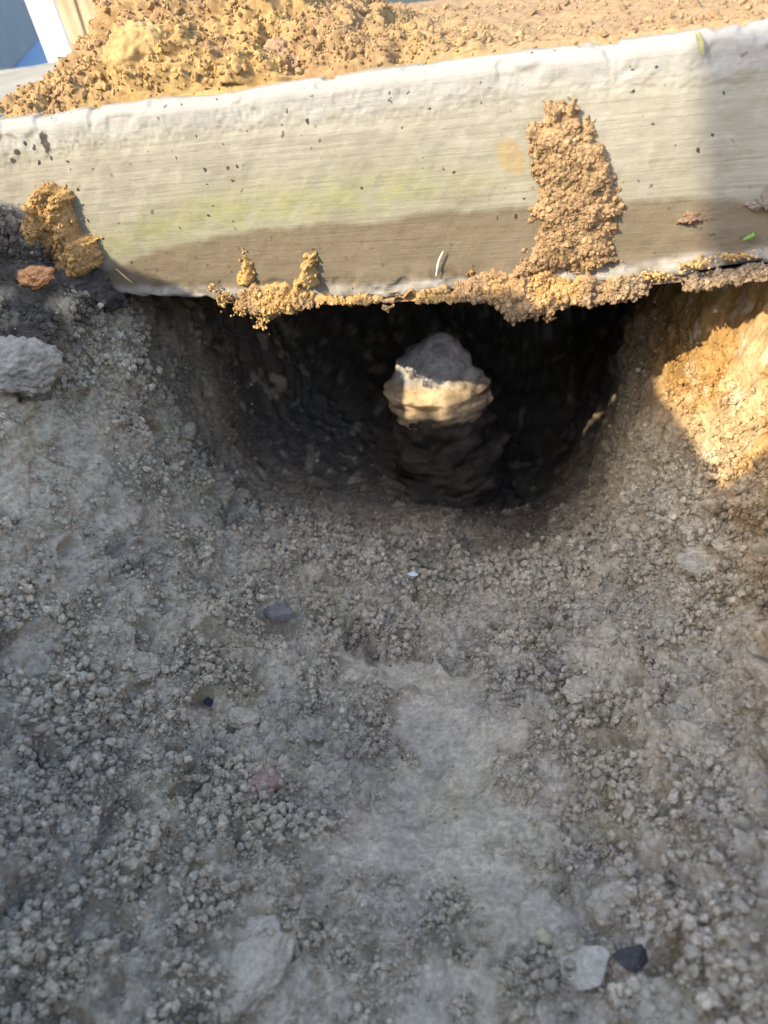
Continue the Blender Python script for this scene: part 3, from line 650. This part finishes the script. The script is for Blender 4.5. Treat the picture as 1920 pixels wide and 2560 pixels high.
inn = np.stack([np.gradient(cyv), -np.gradient(CX_)], -1); inn /= np.linalg.norm(inn, axis=1, keepdims=True)
if inn[200, 1] < 0: inn = -inn                        # towards the pit
ns = 46; BK = np.zeros((ns, len(xp), 3))
for i, t in enumerate(np.linspace(-1, 1, ns)):
    if t < 0: off = -t * .11; zz = CZ_ - (-t) ** 1.15 * (CZ_ + .42)       # pit side
    else: off = -t * .9; zz = CZ_ - t ** .8 * (CZ_ + .06)
    BK[i, :, 0] = CX_ + inn[:, 0] * off; BK[i, :, 1] = cyv + inn[:, 1] * off; BK[i, :, 2] = zz
bn = BK.reshape(-1, 3).astype(f32); tt = np.repeat(np.abs(np.linspace(-1, 1, ns)), len(xp))
bn[:, 2] += (.03 * fbm(bn, 12, 3, 401) * sst(.05, .4, tt)).astype(f32)
bank = mesh_np('shade_bank', bn, gridf(ns, len(xp)), SOIL, True, np.tile(np.array([.30, .22, .14]), (len(bn), 1)))
tag(bank, 'unseen bank of brown earth, added to shape the sun in the pit', 'shading bank')

# ================================================================== SURROUNDINGS
gm, n, l, b = newmat('far_ground'); tcn = n.new('ShaderNodeTexCoord'); q = n.new('ShaderNodeTexNoise'); q.inputs['Scale'].default_value = 2; q.inputs['Detail'].default_value = 8
l.new(tcn.outputs['Object'], q.inputs['Vector']); r = n.new('ShaderNodeValToRGB'); r.color_ramp.elements[0].color = (.10, .085, .05, 1); r.color_ramp.elements[1].color = (.22, .18, .11, 1)
l.new(q.outputs[0], r.inputs[0]); l.new(r.outputs[0], b.inputs['Base Color'])
# one sheet to the horizon with an opening where the pit is dug
ox0, ox1, oy0, oy1 = -1.28, .68, -.93, .93; S = 200.
gv = [(-S, -S), (S, -S), (S, S), (-S, S), (ox0, oy0), (ox1, oy0), (ox1, oy1), (ox0, oy1)]
ground_o = mesh_np('ground', np.array([(x, y, -.11) for x, y in gv]), np.array([(0, 1, 5, 4), (1, 2, 6, 5), (2, 3, 7, 6), (3, 0, 4, 7)]), gm, False)
tag(ground_o, kind='structure')
def box(name, c, s, mat, rotz=0., parent=None, bev=.0):
    V = np.array([(x, y, z) for x in (-.5, .5) for y in (-.5, .5) for z in (-.5, .5)]) * np.array(s)
    F = np.array([(0, 1, 3, 2), (4, 6, 7, 5), (0, 4, 5, 1), (2, 3, 7, 6), (0, 2, 6, 4), (1, 5, 7, 3)])
    o = mesh_np(name, V, F, mat, False); o.location = c; o.rotation_euler = (0, 0, rotz)
    if bev:
        mo = o.modifiers.new('bevel', 'BEVEL'); mo.width = bev; mo.segments = 2
    if parent: o.parent = parent
    return o
def simple(name, c, rough=.7, var=.2, sc=20., vec=(1, 1, 1)):
    m_, n_, l_, b_ = newmat(name, rough); t = n_.new('ShaderNodeTexCoord'); mp = n_.new('ShaderNodeMapping'); mp.inputs['Scale'].default_value = vec
    q_ = n_.new('ShaderNodeTexNoise'); q_.inputs['Scale'].default_value = sc; q_.inputs['Detail'].default_value = 6
    l_.new(t.outputs['Object'], mp.inputs[0]); l_.new(mp.outputs[0], q_.inputs['Vector'])
    rp = n_.new('ShaderNodeValToRGB'); rp.color_ramp.elements[0].position = .3; rp.color_ramp.elements[1].position = .7
    rp.color_ramp.elements[0].color = tuple(v * (1 - var) for v in c) + (1,); rp.color_ramp.elements[1].color = tuple(min(1, v * (1 + var)) for v in c) + (1,)
    l_.new(q_.outputs[0], rp.inputs[0]); l_.new(rp.outputs[0], b_.inputs['Base Color']); return m_
WHITE = simple('white_paint', (.80, .79, .74), .5, .04); WOOD = simple('fence_wood', (.30, .22, .14), .8, .35, 8, (6, 6, 1)); WALLM = simple('grey_wall', (.20, .20, .19), .8, .15, 5); PATHM = simple('shade_blue_walk', (.20, .32, .47), .5, .10, 6)

def frame_dir(px, py):
    d_ = ray(px, py); return d_ / d_[1]
# white post about 2 m off, its foot hidden behind the dirt heap
D = 2.0
pa = at_y(122, 95, -.69 + D)
post = box('corner_post', (pa[0], pa[1], .30), (.062, .062, .95), WHITE, .5, bev=.003)
tag(post, 'sunlit white square post rising behind the left of the dirt heap', 'post')
post.rotation_euler = (0.0, math.radians(-3), .5)
# board fence behind the post
fx = at_y(140, 60, -.69 + 2.5); fence = empty('board_fence', (fx[0], fx[1], -.11)); fence.rotation_euler = (0, 0, math.radians(0))
tag(fence, 'brown vertical board fence seen between the white post and the dirt heap', 'fence')
b0 = box('board', (.06, 0, .55), (.068, .018, 1.05), WOOD, parent=fence)
for i in range(1, 9):
    bo = b0.copy(); scene.collection.objects.link(bo); bo.location = (.06 + .078 * i, .003 * ((i * 7) % 3), .55)
box('rail', (.42, .024, .28), (.9, .028, .06), WOOD, parent=fence)
r2 = box('rail', (.42, .024, .84), (.9, .028, .06), WOOD, parent=fence)
# shaded wall beyond a pale walk, left of the post
p1 = at_z(0, 212, -.105); p2 = at_z(100, 95, -.105); v = (p2 - p1); v /= np.linalg.norm(v)
mid = p1 + v * 11.2
wall = box('garden_wall', (mid[0] - v[1] * .10, mid[1] + v[0] * .10, .9), (24, .2, 2.0), WALLM, math.atan2(v[1], v[0])); tag(wall, 'shaded grey wall beyond the pale walk at the upper left', 'wall')
pth = mesh_np('pale_walk', np.array([(p1[0] - .8 * v[0], p1[1] - .8 * v[1], -.104), (p1[0] + 22 * v[0], p1[1] + 22 * v[1], -.104), (p1[0] + 22 * v[0] + 2.4, p1[1] + 22 * v[1], -.104), (p1[0] - .8 * v[0] + 2.4, p1[1] - .8 * v[1], -.104)]), np.array([(0, 3, 2, 1)]), PATHM, False)  # walk with its sky-blue shade painted into the colour
print('P1', p1, p2, v)
tag(pth, 'walk left of the white post, its light blue shade put into the colour', 'walk')

# unseen board, added for the soft shadow at the slab's right end
def from_sun(xp_, zp_, y): return np.array([xp_ + .64 * (y + .85), y, zp_ - .87 * (y + .85)])
by = -1.75; e0 = from_sun(-.495, .565, by)
caster = empty('shadow_board', (e0[0] + .5, by, -.11)); tag(caster, 'unseen timber board on two stakes, added to shade the slab end', 'shadow board')
bo = box('board', (.08, 0, e0[2] + .11 + .15), (1.15, .028, .16), WOOD, parent=caster); bo.rotation_euler = (0, math.radians(-7), 0)
for sx in (-.02, .52):
    box('stake', (sx, -.035, (e0[2] + .35) / 2), (.045, .04, e0[2] + .35), WOOD, parent=caster)

# ================================================================== LITTLE BITS
def strand(name, pts, r, colr, label, cat):
    pts = np.array(pts); k = len(pts); m_ = 5; V = []
    tg = np.gradient(pts, axis=0)
    for i in range(k):
        t = tg[i] / np.linalg.norm(tg[i]); a = np.cross(t, [0.3, .9, .1]); a /= np.linalg.norm(a); b_ = np.cross(t, a); rr = r * (1 - .5 * abs(2 * i / (k - 1) - 1) ** 3)
        V += [pts[i] + rr * (math.cos(u) * a + math.sin(u) * b_) for u in np.linspace(0, 2 * math.pi, m_, endpoint=False)]
    V = np.array(V); o = mesh_np(name, V - pts[0], gridf(k, m_, True), SOIL, True, np.tile(np.array(colr), (len(V), 1))); o.location = pts[0]
    return tag(o, label, cat)
def sp(pp, r, c, name, label, cat, y=-.002):
    Pn = np.array([at_y(a, b_, y - .001 * i) for i, (a, b_) in enumerate(pp)])
    t = np.linspace(0, len(Pn) - 1, 12); Pn = np.stack([np.interp(t, range(len(Pn)), Pn[:, j]) for j in range(3)], -1)
    return strand(name, Pn, r, c, label, cat)
sp([(1090, 690), (1096, 655), (1108, 628)], .0011, (.75, .70, .55), 'straw', 'short pale straw standing on the lower concrete face', 'straw')
sp([(1741, 78), (1752, 100), (1758, 138)], .0022, (.32, .30, .15), 'grass_blade', 'withered grass blade over the slab edge at the upper right', 'grass blade', -.004)
sp([(1858, 600), (1880, 590), (1888, 582)], .0022, (.13, .24, .07), 'leaf_scrap', 'small green leaf scrap on the lower right of the concrete face', 'leaf', -.004)
sp([(290, 672), (310, 690), (330, 706)], .0012, (.42, .28, .17), 'twig', 'short tan twig on the lower left of the concrete face', 'twig', -.003)
sp([(70, 665), (110, 645), (128, 618)], .0024, (.10, .06, .06), 'root', 'dark root in the topsoil at the left bank', 'root', -.03)
